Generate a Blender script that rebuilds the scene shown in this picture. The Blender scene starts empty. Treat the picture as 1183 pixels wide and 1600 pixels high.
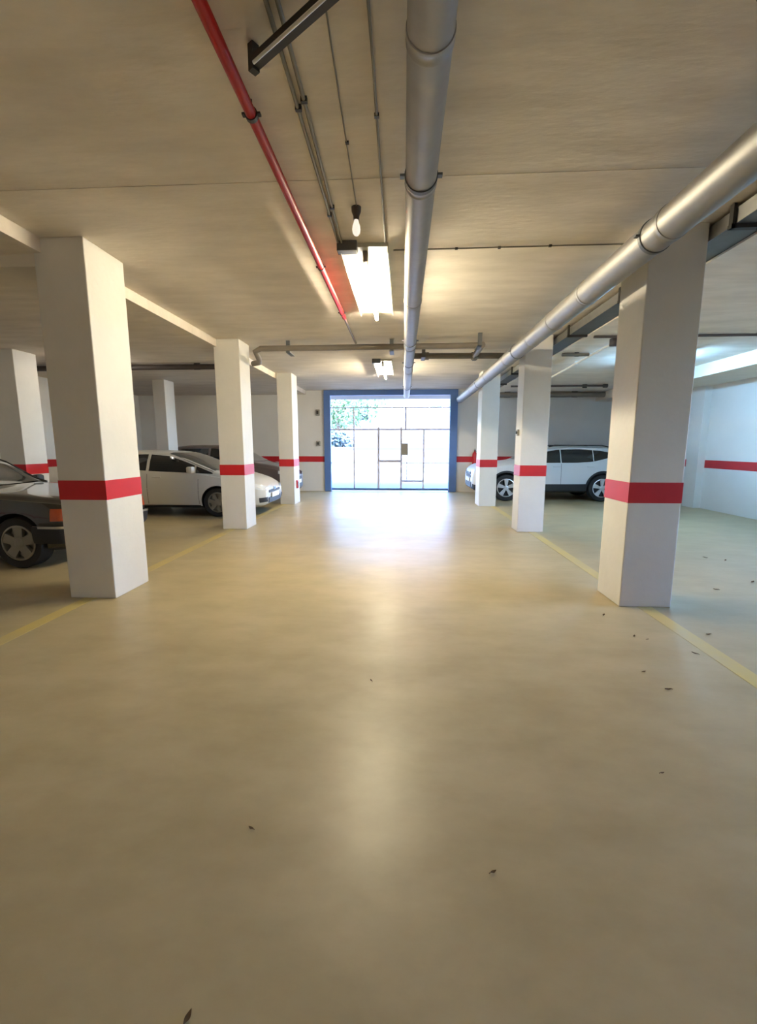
import bpy, bmesh, math, random
from mathutils import Vector, Matrix
random.seed(7)
scene = bpy.context.scene
col = scene.collection

# ------------------------------------------------------------------ camera
F_PX, IMG_W, IMG_H = 680.0, 1183.0, 1600.0
PITCH, YAW, CAM_H = math.radians(8.5308), math.radians(3.2047), 1.40
cam_data = bpy.data.cameras.new('camera')
cam = bpy.data.objects.new('camera', cam_data); col.objects.link(cam)
cam.location = (0, 0, CAM_H)
cam.rotation_euler = (math.pi / 2 - PITCH, 0, YAW)
cam_data.sensor_fit = 'VERTICAL'; cam_data.sensor_height = 24.0
cam_data.lens = 24.0 * F_PX / IMG_H
cam_data.clip_start = 0.05; cam_data.clip_end = 500
scene.camera = cam

# ------------------------------------------------------------------ sky, sun, exposure
world = bpy.data.worlds.new('World'); scene.world = world; world.use_nodes = True
wn = world.node_tree; wn.nodes.clear()
w_out = wn.nodes.new('ShaderNodeOutputWorld'); w_bg = wn.nodes.new('ShaderNodeBackground')
w_sky = wn.nodes.new('ShaderNodeTexSky'); w_sky.sky_type = 'NISHITA'
w_sky.sun_disc = False; w_sky.sun_elevation = math.radians(74); w_sky.sun_rotation = math.radians(180)
w_sky.air_density = 1.0; w_sky.dust_density = 1.6; w_sky.ozone_density = 1.2
w_bg.inputs['Strength'].default_value = 3.4
w_tint = wn.nodes.new('ShaderNodeMix'); w_tint.data_type = 'RGBA'; w_tint.blend_type = 'MULTIPLY'; w_tint.inputs['Factor'].default_value = 1.0
w_tint.inputs[7].default_value = (0.74, 0.90, 1.18, 1)      # daylight as the camera's warm white balance sees it
wn.links.new(w_sky.outputs[0], w_tint.inputs[6]); wn.links.new(w_tint.outputs[2], w_bg.inputs['Color']); wn.links.new(w_bg.outputs[0], w_out.inputs['Surface'])

sun_data = bpy.data.lights.new('sun', 'SUN'); sun_data.energy = 8.0; sun_data.angle = math.radians(0.6)
sun_data.color = (1.0, 0.95, 0.88)
sun = bpy.data.objects.new('sun', sun_data); col.objects.link(sun)
sun.rotation_euler = Vector((0.02, 0.27, -0.96)).to_track_quat('-Z', 'Y').to_euler()
sun.location = (5, -5, 20)
TUBE_EMIT = 200.0

scene.view_settings.view_transform = 'Standard'
scene.view_settings.look = 'None'
scene.view_settings.exposure = 1.28
scene.view_settings.gamma = 1.0
scene.view_settings.use_curve_mapping = False
scene.cycles.use_denoising = True
scene.cycles.max_bounces = 10
scene.cycles.diffuse_bounces = 6
scene.cycles.caustics_reflective = False
scene.cycles.caustics_refractive = False

# ------------------------------------------------------------------ materials
MATS = {}
def mat(name, color, rough=0.6, metal=0.0, spec=0.5, coat=0.0, noise=0.0, nscale=4.0, nstretch=(1, 1, 1),
        bump=0.0, bscale=40.0, emit=None, estr=0.0, color2=None, rvar=0.0, detail=6.0, coat_rough=0.05):
    m = bpy.data.materials.new(name); m.use_nodes = True
    nt = m.node_tree; b = nt.nodes['Principled BSDF']
    b.inputs['Roughness'].default_value = rough; b.inputs['Metallic'].default_value = metal
    b.inputs['Specular IOR Level'].default_value = spec
    b.inputs['Coat Weight'].default_value = coat; b.inputs['Coat Roughness'].default_value = coat_rough
    c = tuple(color) + (1,)
    tc = nt.nodes.new('ShaderNodeTexCoord'); mp = nt.nodes.new('ShaderNodeMapping')
    mp.inputs['Scale'].default_value = nstretch
    nt.links.new(tc.outputs['Object'], mp.inputs['Vector'])
    nz = nt.nodes.new('ShaderNodeTexNoise'); nz.inputs['Scale'].default_value = nscale
    nz.inputs['Detail'].default_value = detail; nz.inputs['Roughness'].default_value = 0.6
    nt.links.new(mp.outputs[0], nz.inputs['Vector'])
    if color2 is None: color2 = tuple(max(0, v * (1 - noise)) for v in color)
    rp = nt.nodes.new('ShaderNodeValToRGB')
    rp.color_ramp.elements[0].position = 0.22; rp.color_ramp.elements[1].position = 0.78; rp.color_ramp.interpolation = 'EASE'
    rp.color_ramp.elements[0].color = tuple(color2) + (1,); rp.color_ramp.elements[1].color = c
    nt.links.new(nz.outputs['Fac'], rp.inputs['Fac']); nt.links.new(rp.outputs['Color'], b.inputs['Base Color'])
    if rvar:
        mr = nt.nodes.new('ShaderNodeMapRange')
        mr.inputs['From Min'].default_value = 0.2; mr.inputs['From Max'].default_value = 0.8
        mr.inputs['To Min'].default_value = rough - rvar; mr.inputs['To Max'].default_value = rough + rvar
        nt.links.new(nz.outputs['Fac'], mr.inputs['Value']); nt.links.new(mr.outputs[0], b.inputs['Roughness'])
    if bump:
        n2 = nt.nodes.new('ShaderNodeTexNoise'); n2.inputs['Scale'].default_value = bscale; n2.inputs['Detail'].default_value = 5
        nt.links.new(mp.outputs[0], n2.inputs['Vector'])
        bp = nt.nodes.new('ShaderNodeBump'); bp.inputs['Strength'].default_value = bump; bp.inputs['Distance'].default_value = 0.02
        nt.links.new(n2.outputs['Fac'], bp.inputs['Height']); nt.links.new(bp.outputs[0], b.inputs['Normal'])
    if emit:
        b.inputs['Emission Color'].default_value = tuple(emit) + (1,); b.inputs['Emission Strength'].default_value = estr
    MATS[name] = m
    return m

mat('floor_epoxy', (0.46, 0.385, 0.235), rough=0.36, spec=0.30, color2=(0.40, 0.33, 0.19), nscale=0.9, nstretch=(0.7, 1.8, 1), detail=3.0, rvar=0.07)
_nt = MATS['floor_epoxy'].node_tree; _b = _nt.nodes['Principled BSDF']
_tc = _nt.nodes.new('ShaderNodeTexCoord'); _mp = _nt.nodes.new('ShaderNodeMapping'); _mp.inputs['Scale'].default_value = (0.8, 1.3, 1)
_nt.links.new(_tc.outputs['Object'], _mp.inputs['Vector'])
_n = _nt.nodes.new('ShaderNodeTexNoise'); _n.inputs['Scale'].default_value = 2.6; _n.inputs['Detail'].default_value = 7; _n.inputs['Roughness'].default_value = 0.62
_nt.links.new(_mp.outputs[0], _n.inputs['Vector'])
_r = _nt.nodes.new('ShaderNodeValToRGB'); _r.color_ramp.elements[0].position = 0.30; _r.color_ramp.elements[1].position = 0.62
_r.color_ramp.elements[0].color = (0.84, 0.83, 0.80, 1); _r.color_ramp.elements[1].color = (1, 1, 1, 1)
_nt.links.new(_n.outputs['Fac'], _r.inputs['Fac'])
_m = _nt.nodes.new('ShaderNodeMix'); _m.data_type = 'RGBA'; _m.blend_type = 'MULTIPLY'; _m.inputs['Factor'].default_value = 1.0
_old = _b.inputs['Base Color'].links[0].from_socket
_nt.links.new(_old, _m.inputs[6]); _nt.links.new(_r.outputs['Color'], _m.inputs[7]); _nt.links.new(_m.outputs[2], _b.inputs['Base Color'])
_mp2 = _nt.nodes.new('ShaderNodeMapping'); _mp2.inputs['Scale'].default_value = (0.5, 2.6, 1); _nt.links.new(_tc.outputs['Object'], _mp2.inputs['Vector'])
_n2 = _nt.nodes.new('ShaderNodeTexNoise'); _n2.inputs['Scale'].default_value = 2.0; _n2.inputs['Detail'].default_value = 4
_nt.links.new(_mp2.outputs[0], _n2.inputs['Vector'])
_bp = _nt.nodes.new('ShaderNodeBump'); _bp.inputs['Strength'].default_value = 0.5; _bp.inputs['Distance'].default_value = 0.004
_nt.links.new(_n2.outputs['Fac'], _bp.inputs['Height']); _nt.links.new(_bp.outputs[0], _b.inputs['Normal'])
mat('line_yellow', (0.55, 0.43, 0.12), rough=0.4, color2=(0.46, 0.38, 0.20), nscale=2.2)
mat('ceiling_concrete', (0.82, 0.755, 0.67), rough=0.85, spec=0.2, color2=(0.66, 0.60, 0.52), nscale=2.0, nstretch=(0.7, 2.2, 1), bump=0.16, bscale=9)
mat('beam_concrete', (0.74, 0.68, 0.58), rough=0.85, spec=0.2, noise=0.1, nscale=2, bump=0.15, bscale=12)
mat('wall_paint', (0.80, 0.785, 0.76), rough=0.7, spec=0.3, noise=0.05, nscale=1.4, bump=0.06, bscale=20)
mat('pillar_paint', (0.70, 0.685, 0.65), rough=0.55, spec=0.35, noise=0.06, nscale=3.0, bump=0.08, bscale=18)
mat('band_red', (0.56, 0.012, 0.02), rough=0.45, noise=0.15, nscale=3)
mat('galvanised', (0.36, 0.355, 0.345), rough=0.52, metal=0.85, noise=0.15, nscale=9, rvar=0.05)
mat('galvanised_dark', (0.16, 0.17, 0.18), rough=0.5, metal=0.6, noise=0.15, nscale=9)
mat('pipe_red', (0.42, 0.008, 0.008), rough=0.42, spec=0.25, noise=0.1, nscale=6)
mat('pipe_grey', (0.20, 0.175, 0.15), rough=0.5, noise=0.15, nscale=6)
mat('pipe_dark', (0.075, 0.06, 0.055), rough=0.55, noise=0.15, nscale=6)
mat('conduit', (0.22, 0.20, 0.15), rough=0.5, noise=0.1, nscale=6)
mat('pale_plastic', (0.74, 0.74, 0.72), rough=0.4, noise=0.03)
mat('dark_plastic', (0.025, 0.022, 0.02), rough=0.5, noise=0.1)
mat('lamp_tray', (0.62, 0.61, 0.52), rough=0.35, noise=0.02)
mat('tube_lit', (1, 1, 1), rough=0.4, emit=(1.0, 0.86, 0.60), estr=TUBE_EMIT)
mat('tube_fill_left', (1, 1, 1), rough=0.4, emit=(1.0, 0.90, 0.80), estr=TUBE_EMIT * 0.10)
mat('tube_fill_back', (1, 1, 1), rough=0.4, emit=(1.0, 0.90, 0.76), estr=TUBE_EMIT * 0.7)
mat('tube_assumed_cool', (1, 1, 1), rough=0.4, emit=(0.30, 0.62, 1.0), estr=TUBE_EMIT * 1.8)
b_ = mat('bulb_glass', (0.9, 0.9, 0.88), rough=0.5).node_tree.nodes['Principled BSDF']; b_.inputs['Emission Color'].default_value = (1, 0.92, 0.8, 1); b_.inputs['Emission Strength'].default_value = 0.35
mat('tube_off', (0.78, 0.78, 0.74), rough=0.2, noise=0.02)
mat('gate_blue', (0.10, 0.20, 0.48), rough=0.45, noise=0.08, nscale=5)
mat('gate_pale', (0.60, 0.58, 0.72), rough=0.45, noise=0.05, nscale=5)
mat('lock_box', (0.30, 0.28, 0.25), rough=0.5, noise=0.1)
mat('paint_white', (0.60, 0.605, 0.61), rough=0.5, spec=0.35, coat=0.15, coat_rough=0.35, noise=0.0)
mat('paint_warmwhite', (0.56, 0.545, 0.50), rough=0.4, coat=0.4, coat_rough=0.2, noise=0.0)
mat('paint_black', (0.030, 0.025, 0.017), rough=0.25, metal=0.3, coat=1.0, noise=0.0)
mat('paint_taupe', (0.16, 0.125, 0.125), rough=0.35, metal=0.2, coat=0.8, noise=0.0)
mat('trim_black', (0.018, 0.018, 0.020), rough=0.55, noise=0.1)
mat('car_glass', (0.012, 0.014, 0.016), rough=0.04, spec=0.7, noise=0.0)
mat('windscreen', (0.05, 0.055, 0.05), rough=0.05, spec=0.9, coat=1.0, noise=0.0)
mat('rubber', (0.015, 0.014, 0.014), rough=0.75, noise=0.1)
mat('alloy', (0.55, 0.55, 0.54), rough=0.3, metal=0.8, noise=0.05)
mat('alloy_dull', (0.30, 0.28, 0.23), rough=0.4, metal=0.5, noise=0.1)
mat('chrome', (0.75, 0.75, 0.75), rough=0.12, metal=1.0, noise=0.0)
mat('lens_clear', (0.70, 0.72, 0.74), rough=0.08, spec=0.8, coat=1.0, noise=0.05, nscale=30)
mat('lens_amber', (0.42, 0.06, 0.008), rough=0.12, coat=1.0, noise=0.1, nscale=40)
mat('lens_red', (0.50, 0.01, 0.012), rough=0.12, coat=1.0, noise=0.1, nscale=40)
mat('plate', (0.80, 0.80, 0.76), rough=0.4, noise=0.02)
mat('extinguisher_red', (0.60, 0.02, 0.03), rough=0.25, coat=0.5, noise=0.05)
mat('leaf_dry', (0.11, 0.065, 0.03), rough=0.8, noise=0.4, nscale=60)
mat('yard_paving', (0.095, 0.088, 0.08), rough=0.8, noise=0.12, nscale=1.2, bump=0.1, bscale=8)
mat('yard_wall', (0.22, 0.205, 0.19), rough=0.8, noise=0.08, nscale=1.5, bump=0.1, bscale=10)
mat('facade_pink', (0.66, 0.58, 0.54), rough=0.8, noise=0.06, nscale=1.0)
mat('roof_tile', (0.45, 0.22, 0.15), rough=0.8, noise=0.25, nscale=5)
mat('bark', (0.12, 0.085, 0.06), rough=0.9, noise=0.4, nscale=12, bump=0.4, bscale=20)
mat('leaf_green', (0.075, 0.14, 0.045), rough=0.6, noise=0.45, nscale=3)
mat('leaf_dark', (0.035, 0.055, 0.05), rough=0.6, noise=0.4, nscale=3)

# ------------------------------------------------------------------ mesh helpers
class MB:
    def __init__(s): s.v = []; s.f = []
    def add(s, vs, fs):
        o = len(s.v); s.v += [tuple(p) for p in vs]; s.f += [tuple(i + o for i in f) for f in fs]; return s
    def box(s, x0, x1, y0, y1, z0, z1, bev=0.0):
        if bev <= 0:
            vs = [(x, y, z) for z in (z0, z1) for y in (y0, y1) for x in (x0, x1)]
            return s.add(vs, [(0, 2, 3, 1), (4, 5, 7, 6), (0, 1, 5, 4), (2, 6, 7, 3), (0, 4, 6, 2), (1, 3, 7, 5)])
        bm = bmesh.new(); bmesh.ops.create_cube(bm, size=1)
        for v in bm.verts:
            v.co = Vector(((x0 + x1) / 2 + v.co.x * (x1 - x0), (y0 + y1) / 2 + v.co.y * (y1 - y0), (z0 + z1) / 2 + v.co.z * (z1 - z0)))
        bmesh.ops.bevel(bm, geom=bm.edges[:] , offset=bev, segments=2, affect='EDGES', profile=0.5)
        bm.verts.ensure_lookup_table(); bm.verts.index_update()
        s.add([v.co[:] for v in bm.verts], [[v.index for v in f.verts] for f in bm.faces]); bm.free(); return s
    def obox(s, c, ax, ay, az):
        c, ax, ay, az = map(Vector, (c, ax, ay, az))
        vs = [c + ax * i + ay * j + az * k for k in (-1, 1) for j in (-1, 1) for i in (-1, 1)]
        return s.add(vs, [(0, 2, 3, 1), (4, 5, 7, 6), (0, 1, 5, 4), (2, 6, 7, 3), (0, 4, 6, 2), (1, 3, 7, 5)])
    def sweep(s, pts, r, n=16, caps=True, closed=False):
        pts = [Vector(p) for p in pts]; m = len(pts)
        rs = r if isinstance(r, (list, tuple)) else [r] * m
        vs = []; up = None
        for i, p in enumerate(pts):
            d = (pts[min(i + 1, m - 1)] - pts[max(i - 1, 0)]).normalized()
            if up is None:
                up = Vector((0, 0, 1)) if abs(d.z) < 0.9 else Vector((1, 0, 0))
            a = d.cross(up).normalized(); b = a.cross(d).normalized(); up = b
            for k in range(n):
                t = 2 * math.pi * k / n
                vs.append(p + (a * math.cos(t) + b * math.sin(t)) * rs[i])
        fs = [(i * n + k, i * n + (k + 1) % n, (i + 1) * n + (k + 1) % n, (i + 1) * n + k) for i in range(m - 1) for k in range(n)]
        if caps: fs += [tuple(range(n - 1, -1, -1)), tuple((m - 1) * n + k for k in range(n))]
        return s.add(vs, fs)
    def cyl(s, p0, p1, r, n=20): return s.sweep([p0, p1], r, n)
    def lathe(s, prof, c=(0, 0, 0), axis='z', n=28):
        vs = []
        for (r, h) in prof:
            for k in range(n):
                t = 2 * math.pi * k / n
                a, b = r * math.cos(t), r * math.sin(t)
                if axis == 'z': q = (c[0] + a, c[1] + b, c[2] + h)
                elif axis == 'y': q = (c[0] + a, c[1] + h, c[2] + b)
                else: q = (c[0] + h, c[1] + a, c[2] + b)
                vs.append(q)
        m = len(prof)
        fs = [(i * n + k, i * n + (k + 1) % n, (i + 1) * n + (k + 1) % n, (i + 1) * n + k) for i in range(m - 1) for k in range(n)]
        return s.add(vs, fs)
    def grid(s, rows):
        nr, nc = len(rows), len(rows[0])
        return s.add([p for r in rows for p in r], [(i * nc + j, i * nc + j + 1, (i + 1) * nc + j + 1, (i + 1) * nc + j) for i in range(nr - 1) for j in range(nc - 1)])
    def build(s, name, m, parent=None, smooth=False, local=False, fix=True):
        me = bpy.data.meshes.new(name)
        off = Vector((0, 0, 0))
        if parent is not None and not local:
            p = parent
            while p is not None: off += p.location; p = p.parent
        me.from_pydata([tuple(Vector(v) - off) for v in s.v], [], s.f)
        if fix:
            bm = bmesh.new(); bm.from_mesh(me); bmesh.ops.recalc_face_normals(bm, faces=bm.faces[:]); bm.to_mesh(me); bm.free()
        me.materials.append(MATS[m])
        o = bpy.data.objects.new(name, me); col.objects.link(o)
        if parent is not None: o.parent = parent
        if smooth:
            for p in me.polygons: p.use_smooth = True
            me.set_sharp_from_angle(angle=math.radians(40))
        return o

def tag(o, label, cat, group=None):
    o['label'] = label; o['category'] = cat
    if group: o['group'] = group
    return o
def thing(name, label, cat, loc, group=None, rz=0.0):
    o = bpy.data.objects.new(name, None); col.objects.link(o)
    o.location = loc; o.rotation_euler = (0, 0, rz); o.empty_display_size = 0.2
    return tag(o, label, cat, group)
def struct(o): o['kind'] = 'structure'; return o
def interp(x, pts):
    if x <= pts[0][0]: return pts[0][1]
    for (a, va), (b, vb) in zip(pts, pts[1:]):
        if x <= b:
            t = (x - a) / (b - a); return va + (vb - va) * t
    return pts[-1][1]
def smooth_interp(x, pts):
    if x <= pts[0][0]: return pts[0][1]
    if x >= pts[-1][0]: return pts[-1][1]
    n = len(pts)
    for i in range(n - 1):
        a, va = pts[i]; b, vb = pts[i + 1]
        if x <= b:
            def slope(j):
                if j <= 0 or j >= n - 1: return None
                d0 = (pts[j][1] - pts[j-1][1]) / (pts[j][0] - pts[j-1][0]); d1 = (pts[j+1][1] - pts[j][1]) / (pts[j+1][0] - pts[j][0])
                return 0.0 if d0 * d1 <= 0 else 2 * d0 * d1 / (d0 + d1)
            h = b - a; t = (x - a) / h; d = (vb - va) / h
            m0 = slope(i); m1 = slope(i + 1)
            m0 = d if m0 is None else m0; m1 = d if m1 is None else m1
            return (2*t**3 - 3*t**2 + 1) * va + (t**3 - 2*t**2 + t) * h * m0 + (-2*t**3 + 3*t**2) * vb + (t**3 - t**2) * h * m1

# ------------------------------------------------------------------ the setting
XL, XR, YB, YF = -8.4, 6.85, -7.0, 13.75
ZC, ZBL, ZBR = 3.12, 3.0, 2.97
GX0, GX1 = -2.46, 1.65

floor = struct(MB().box(XL - .2, XR + .2, YB - .2, YF + .3, -0.25, 0).build('floor', 'floor_epoxy'))
for x0, x1, side in ((-2.97, -2.85, 'left'), (2.08, 2.20, 'right')):
    MB().box(x0, x1, YB + .1, YF - 2.2, -0.001, 0.002).build('painted_line', 'line_yellow', floor)

ceiling = struct(MB().box(XL - .2, XR + .2, YB - .2, YF + .3, ZC, ZC + .35).build('ceiling', 'ceiling_concrete'))
struct(MB().box(XL, -3.03, YB, YF, ZBL, ZC).build('ceiling_bay_left', 'ceiling_concrete'))
struct(MB().box(2.62, XR, YB, YF, ZBR, ZC).build('ceiling_bay_right', 'ceiling_concrete'))
struct(MB().box(XL, -3.10, 3.76, 4.19, 2.90, ZBL).build('trim_2', 'beam_concrete'))
struct(MB().box(5.75, XR, YB, YF, 2.74, ZBR).build('trim_3', 'beam_concrete'))
for yy in (3.10, 8.2):          # formwork joints: thin proud fins left by the shuttering
    MB().box(-3.02, 2.6, yy, yy + .010, ZC - .003, ZC + .001).build('formwork_fin', 'ceiling_concrete', ceiling)

def wall(name, b, band):
    w = struct(MB().box(*b).build(name, 'wall_paint'))
    for q in band: MB().box(*q).build('painted_band', 'band_red', w)
    return w
BZ0, BZ1 = 0.925, 1.10
wall('wall_left', (XL - .2, XL, YB, YF, 0, ZC), [(XL - .001, XL + .002, YB, YF, BZ0, BZ1)])
def open_fill_window(name, x, ya, yb, z0, z1, n):      # added open window with bars, out of view, lets in fill light
    w = struct(MB().box(x, x + .05, ya, yb, z0, z0 + .06).box(x, x + .05, ya, yb, z1 - .06, z1).box(x, x + .05, ya, ya + .06, z0 + .06, z1 - .06).box(x, x + .05, yb - .06, yb, z0 + .06, z1 - .06).build(name, 'gate_blue'))
    for j in range(1, n): MB().box(x + .01, x + .04, ya + (yb - ya) * j / n - .015, ya + (yb - ya) * j / n + .015, z0 + .06, z1 - .06).build('fill_window_bar', 'gate_blue', w)
wr = wall('wall_right', (XR, XR + .2, 4.4, YF, 0, ZC), [(XR - .002, XR + .001, YB, 2.3, BZ0, BZ1), (XR - .002, XR + .001, 4.4, YF, BZ0, BZ1)])
for q in ((YB, 2.3, 0, ZC), (2.3, 4.4, 0, .8), (2.3, 4.4, 2.7, ZC)): MB().box(XR, XR + .2, *q).build('wall_part', 'wall_paint', wr)
open_fill_window('fill_window_1', XR + .08, 2.3, 4.4, .8, 2.7, 3)  # added opening out of view, brightens the camera-facing pillar sides
wall('wall_far_left', (XL - .2, GX0, YF, YF + .25, 0, ZC), [(XL, GX0, YF - .002, YF + .001, BZ0, BZ1)])
wall('wall_far_right', (GX1, XR + .2, YF, YF + .25, 0, ZC), [(GX1, XR, YF - .002, YF + .001, BZ0, BZ1)])
wall('wall_back', (XL - .2, XR + .2, YB - .2, YB, 0, ZC), [(XL, XR, YB - .001, YB + .002, BZ0, BZ1)])
# shallow pilaster against the right wall
struct(MB().box(XR - .16, XR, 10.35, 10.75, 0, 2.74).build('trim_1', 'wall_paint'))

# ------------------------------------------------------------------ pillars
def pillar(x0, x1, y0, y1, ztop, label, band=True):
    t = thing('pillar', label, 'pillar', ((x0 + x1) / 2, (y0 + y1) / 2, 0), 'white pillars with a red band')
    MB().box(x0, x1, y0, y1, 0, ztop, 0.008).build('shaft', 'pillar_paint', t)
    if band:
        e = 0.002
        mb = MB()
        for q in ((x0 - e, x1 + e, y0 - e, y0), (x0 - e, x1 + e, y1, y1 + e), (x0 - e, x0, y0, y1), (x1, x1 + e, y0, y1)):
            mb.box(q[0], q[1], q[2], q[3], BZ0, BZ1)
        mb.build('painted_band', 'band_red', t)
    return t
pillar(-3.10, -2.66, 3.75, 4.28, ZC, 'nearest left white pillar with red band, in front of the black sedan')
pillar(-3.08, -2.66, 7.20, 7.68, ZC, 'left white pillar with red band standing before the nose of the white hatchback')
pillar(-3.00, -2.64, 10.47, 11.0, ZC, 'left white pillar with red band nearest the gate')
pillar(1.92, 2.36, 3.80, 4.24, ZC, 'nearest right white pillar with red band, under the big silver pipe')
pillar(1.90, 2.32, 7.22, 7.60, ZC, 'right white pillar with red band in front of the white SUV doors')
pillar(1.80, 2.20, 10.38, 10.90, ZC, 'right white pillar with red band beside the front wheel of the white SUV')
pillar(-6.90, -6.46, 7.15, 7.62, ZBL, 'white pillar at the left picture edge behind the black sedan')
pillar(-6.05, -5.75, 10.50, 10.95, ZBL, 'slim white pillar rising behind the roof of the white hatchback', False)

# ------------------------------------------------------------------ pipes and ducts under the ceiling
def arc_pts(c, r, a0, a1, n, plane='xz', k=0.0):
    out = []
    for i in range(n + 1):
        a = a0 + (a1 - a0) * i / n
        out.append((c[0] + r * math.cos(a), k, c[1] + r * math.sin(a)))
    return out
def duct(label, x, z, r, ends, hangers, zceil, rods=True):
    t = thing('ventilation_pipe', label, 'pipe', (x, ends[0], z))
    for a, b in zip(ends, ends[1:]):
        MB().cyl((x, a, z), (x, b, z), r, 40).build('pipe_section', 'galvanised', t, smooth=True)
    for e in ends[1:-1]:
        MB().lathe([(r - .002, -.030), (r + .004, -.028), (r + .005, -.018), (r + .0025, -.012), (r + .0025, .012), (r + .005, .018), (r + .004, .028), (r - .002, .030)], (x, e, z), 'y', 40).build('joint_collar', 'galvanised', t, smooth=True)
    for h in hangers:
        mb = MB().lathe([(r, -.014), (r + .006, -.014), (r + .006, .014), (r, .014)], (x, h, z), 'y', 40)
        for sx in (-1, 1):
            mb.box(x + sx * (r + .016) - .014, x + sx * (r + .016) + .014, h - .016, h + .016, z - .006, z + .006)
        if rods: mb.cyl((x, h, z + r), (x, h, zceil - .002), 0.006, 8)
        mb.build('hanger', 'galvanised_dark', t)
    return t
duct('large silver pipe running along the middle of the aisle ceiling', 0.085, 2.845, 0.084,
     [-6.5, -2.5, 1.78, 2.64, 4.62, 6.6, 8.6, 10.6, 12.9], [-0.4, 1.2, 2.60, 6.3, 7.9, 10.9], ZC)
duct('large silver pipe along the tops of the right-hand pillars', 1.70, 2.815, 0.108,
     [-6.5, -2.0, 1.0, 3.12, 4.40, 5.30, 6.15, 7.5, 9.2, 11.2, 13.6], [0.2, 3.30, 6.9, 10.2], ZC, False)

t = thing('cable_tray', 'grey metal cable tray tucked under the ceiling behind the right-hand silver pipe', 'cable tray', (2.49, 3, 2.97))
MB().box(2.375, 2.615, YB + .3, 12.9, 2.985, 2.99).build('tray_base', 'galvanised_dark', t)
MB().box(2.370, 2.378, YB + .3, 12.9, 2.985, 3.09).build('side_rail', 'galvanised', t)
MB().box(2.607, 2.615, YB + .3, 12.9, 2.985, 3.09).build('side_rail', 'galvanised_dark', t)
for yy in (-3, 0.4, 2.2, 3.55, 5.2, 6.7, 8.4, 10, 11.6):
    MB().box(2.34, 2.618, yy - .02, yy + .02, 2.955, 2.984).box(2.345, 2.365, yy - .02, yy + .02, 2.955, ZC).build('bracket', 'dark_plastic', t)

t = thing('fire_pipe', 'long thin red pipe running along the ceiling left of the aisle', 'pipe', (-0.775, 2, 3.05))
MB().cyl((-.775, YB + .5, 3.05), (-.775, 5.9, 3.05), 0.027, 20).build('pipe_section', 'pipe_red', t, smooth=True)
MB().cyl((-.775, 5.9, 3.05), (-.775, 7.30, 3.05), 0.016, 16).build('pipe_section', 'pipe_grey', t, smooth=True)
for yy in (-1.5, 0.6, 2.42, 4.3, 5.7):
    MB().lathe([(.027, -.012), (.033, -.012), (.033, .012), (.027, .012)], (-.775, yy, 3.05), 'y', 20).box(-.822, -.728, yy - .012, yy + .012, 3.046, 3.056).cyl((-.775, yy, 3.075), (-.775, yy, ZC - .002), .006, 8).build('pipe_clip', 'dark_plastic', t)

def conduit(label, pts, r, clips, m='conduit', cat='conduit'):
    t = thing('conduit', label, cat, pts[0])
    MB().sweep(pts, r, 12).build('tube', m, t, smooth=True)
    rc = max(r) if isinstance(r, list) else r
    for c in clips: MB().box(c[0] - rc - .006, c[0] + rc + .006, c[1] - .010, c[1] + .010, c[2] - rc - .002, (ZC if len(c) < 4 else c[3]) - .002).build('saddle_clip', 'dark_plastic' if m != 'pale_plastic' else m, t)
conduit('left one of two thin grey conduits beside the red ceiling pipe', [(-.52, -4.2, 3.105), (-.545, 2.0, 3.105), (-.565, 3.95, 3.105)], .010, [(-.547, 2.47, 3.105), (-.56, 3.5, 3.105)])
conduit('right one of two thin grey conduits beside the red ceiling pipe', [(-.475, -4.2, 3.105), (-.50, 2.0, 3.105), (-.535, 3.95, 3.105)], .010, [(-.507, 2.42, 3.105), (-.525, 3.4, 3.105)])
conduit('thin cable along the ceiling left of the middle silver pipe', [(-.15, -4.2, 3.11), (-.15, 2.2, 3.11), (-.165, 3.98, 3.11)], .0065, [(-.15, 1.65, 3.11), (-.152, 2.55, 3.11)])
conduit('very thin cable leading along the ceiling to the hanging bulb', [(-.30, 1.2, 3.114), (-.33, 2.4, 3.114), (-.35, 3.4, 3.114)], .004, [(-.333, 2.75, 3.114)])
conduit('thin cable crossing the ceiling just before the lit tube lamp', [(-.10, 4.13, 3.11), (1.5, 4.12, 3.11), (2.60, 4.12, 3.11)], .006, [(.45, 4.13, 3.11), (.82, 4.13, 3.11), (1.25, 4.12, 3.11)])
conduit('thin dark conduit crossing the right bay ceiling beyond the nearest pillar', [(2.7, 6.66, 2.945), (XR - 1.12, 6.66, 2.945)], .018, [(3.6, 6.66, 2.945, ZBR), (5.2, 6.66, 2.945, ZBR)], 'pipe_dark')
conduit('pale conduit running towards the far wall in the right bay', [(3.12, 6.95, 2.93), (3.22, 9.0, 2.93), (3.34, 11.4, 2.93)], .022, [(3.2, 8.6, 2.93, ZBR), (3.3, 10.6, 2.93, ZBR)], 'pale_plastic')
tag(MB().box(3.02, 3.16, 6.76, 6.90, 2.86, ZBR - .001, .01).build('junction_box', 'pipe_dark'), 'dark junction box on the right bay ceiling at the pale conduit end', 'junction box')
conduit('short dark pipe on the right bay ceiling next to the junction box', [(2.66, 7.8, 2.93), (3.10, 7.8, 2.93)], .028, [(2.9, 7.8, 2.93, ZBR)], 'pipe_grey')
conduit('thin dark bar with a knob end above the roof of the white SUV', [(2.75, 11.7, 2.93), (5.05, 11.7, 2.93), (5.06, 11.7, 2.93), (5.16, 11.7, 2.93)], [.024, .024, .05, .05], [(3.4, 11.7, 2.93, ZBR), (4.6, 11.7, 2.93, ZBR)], 'pipe_dark', 'pipe')
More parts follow.
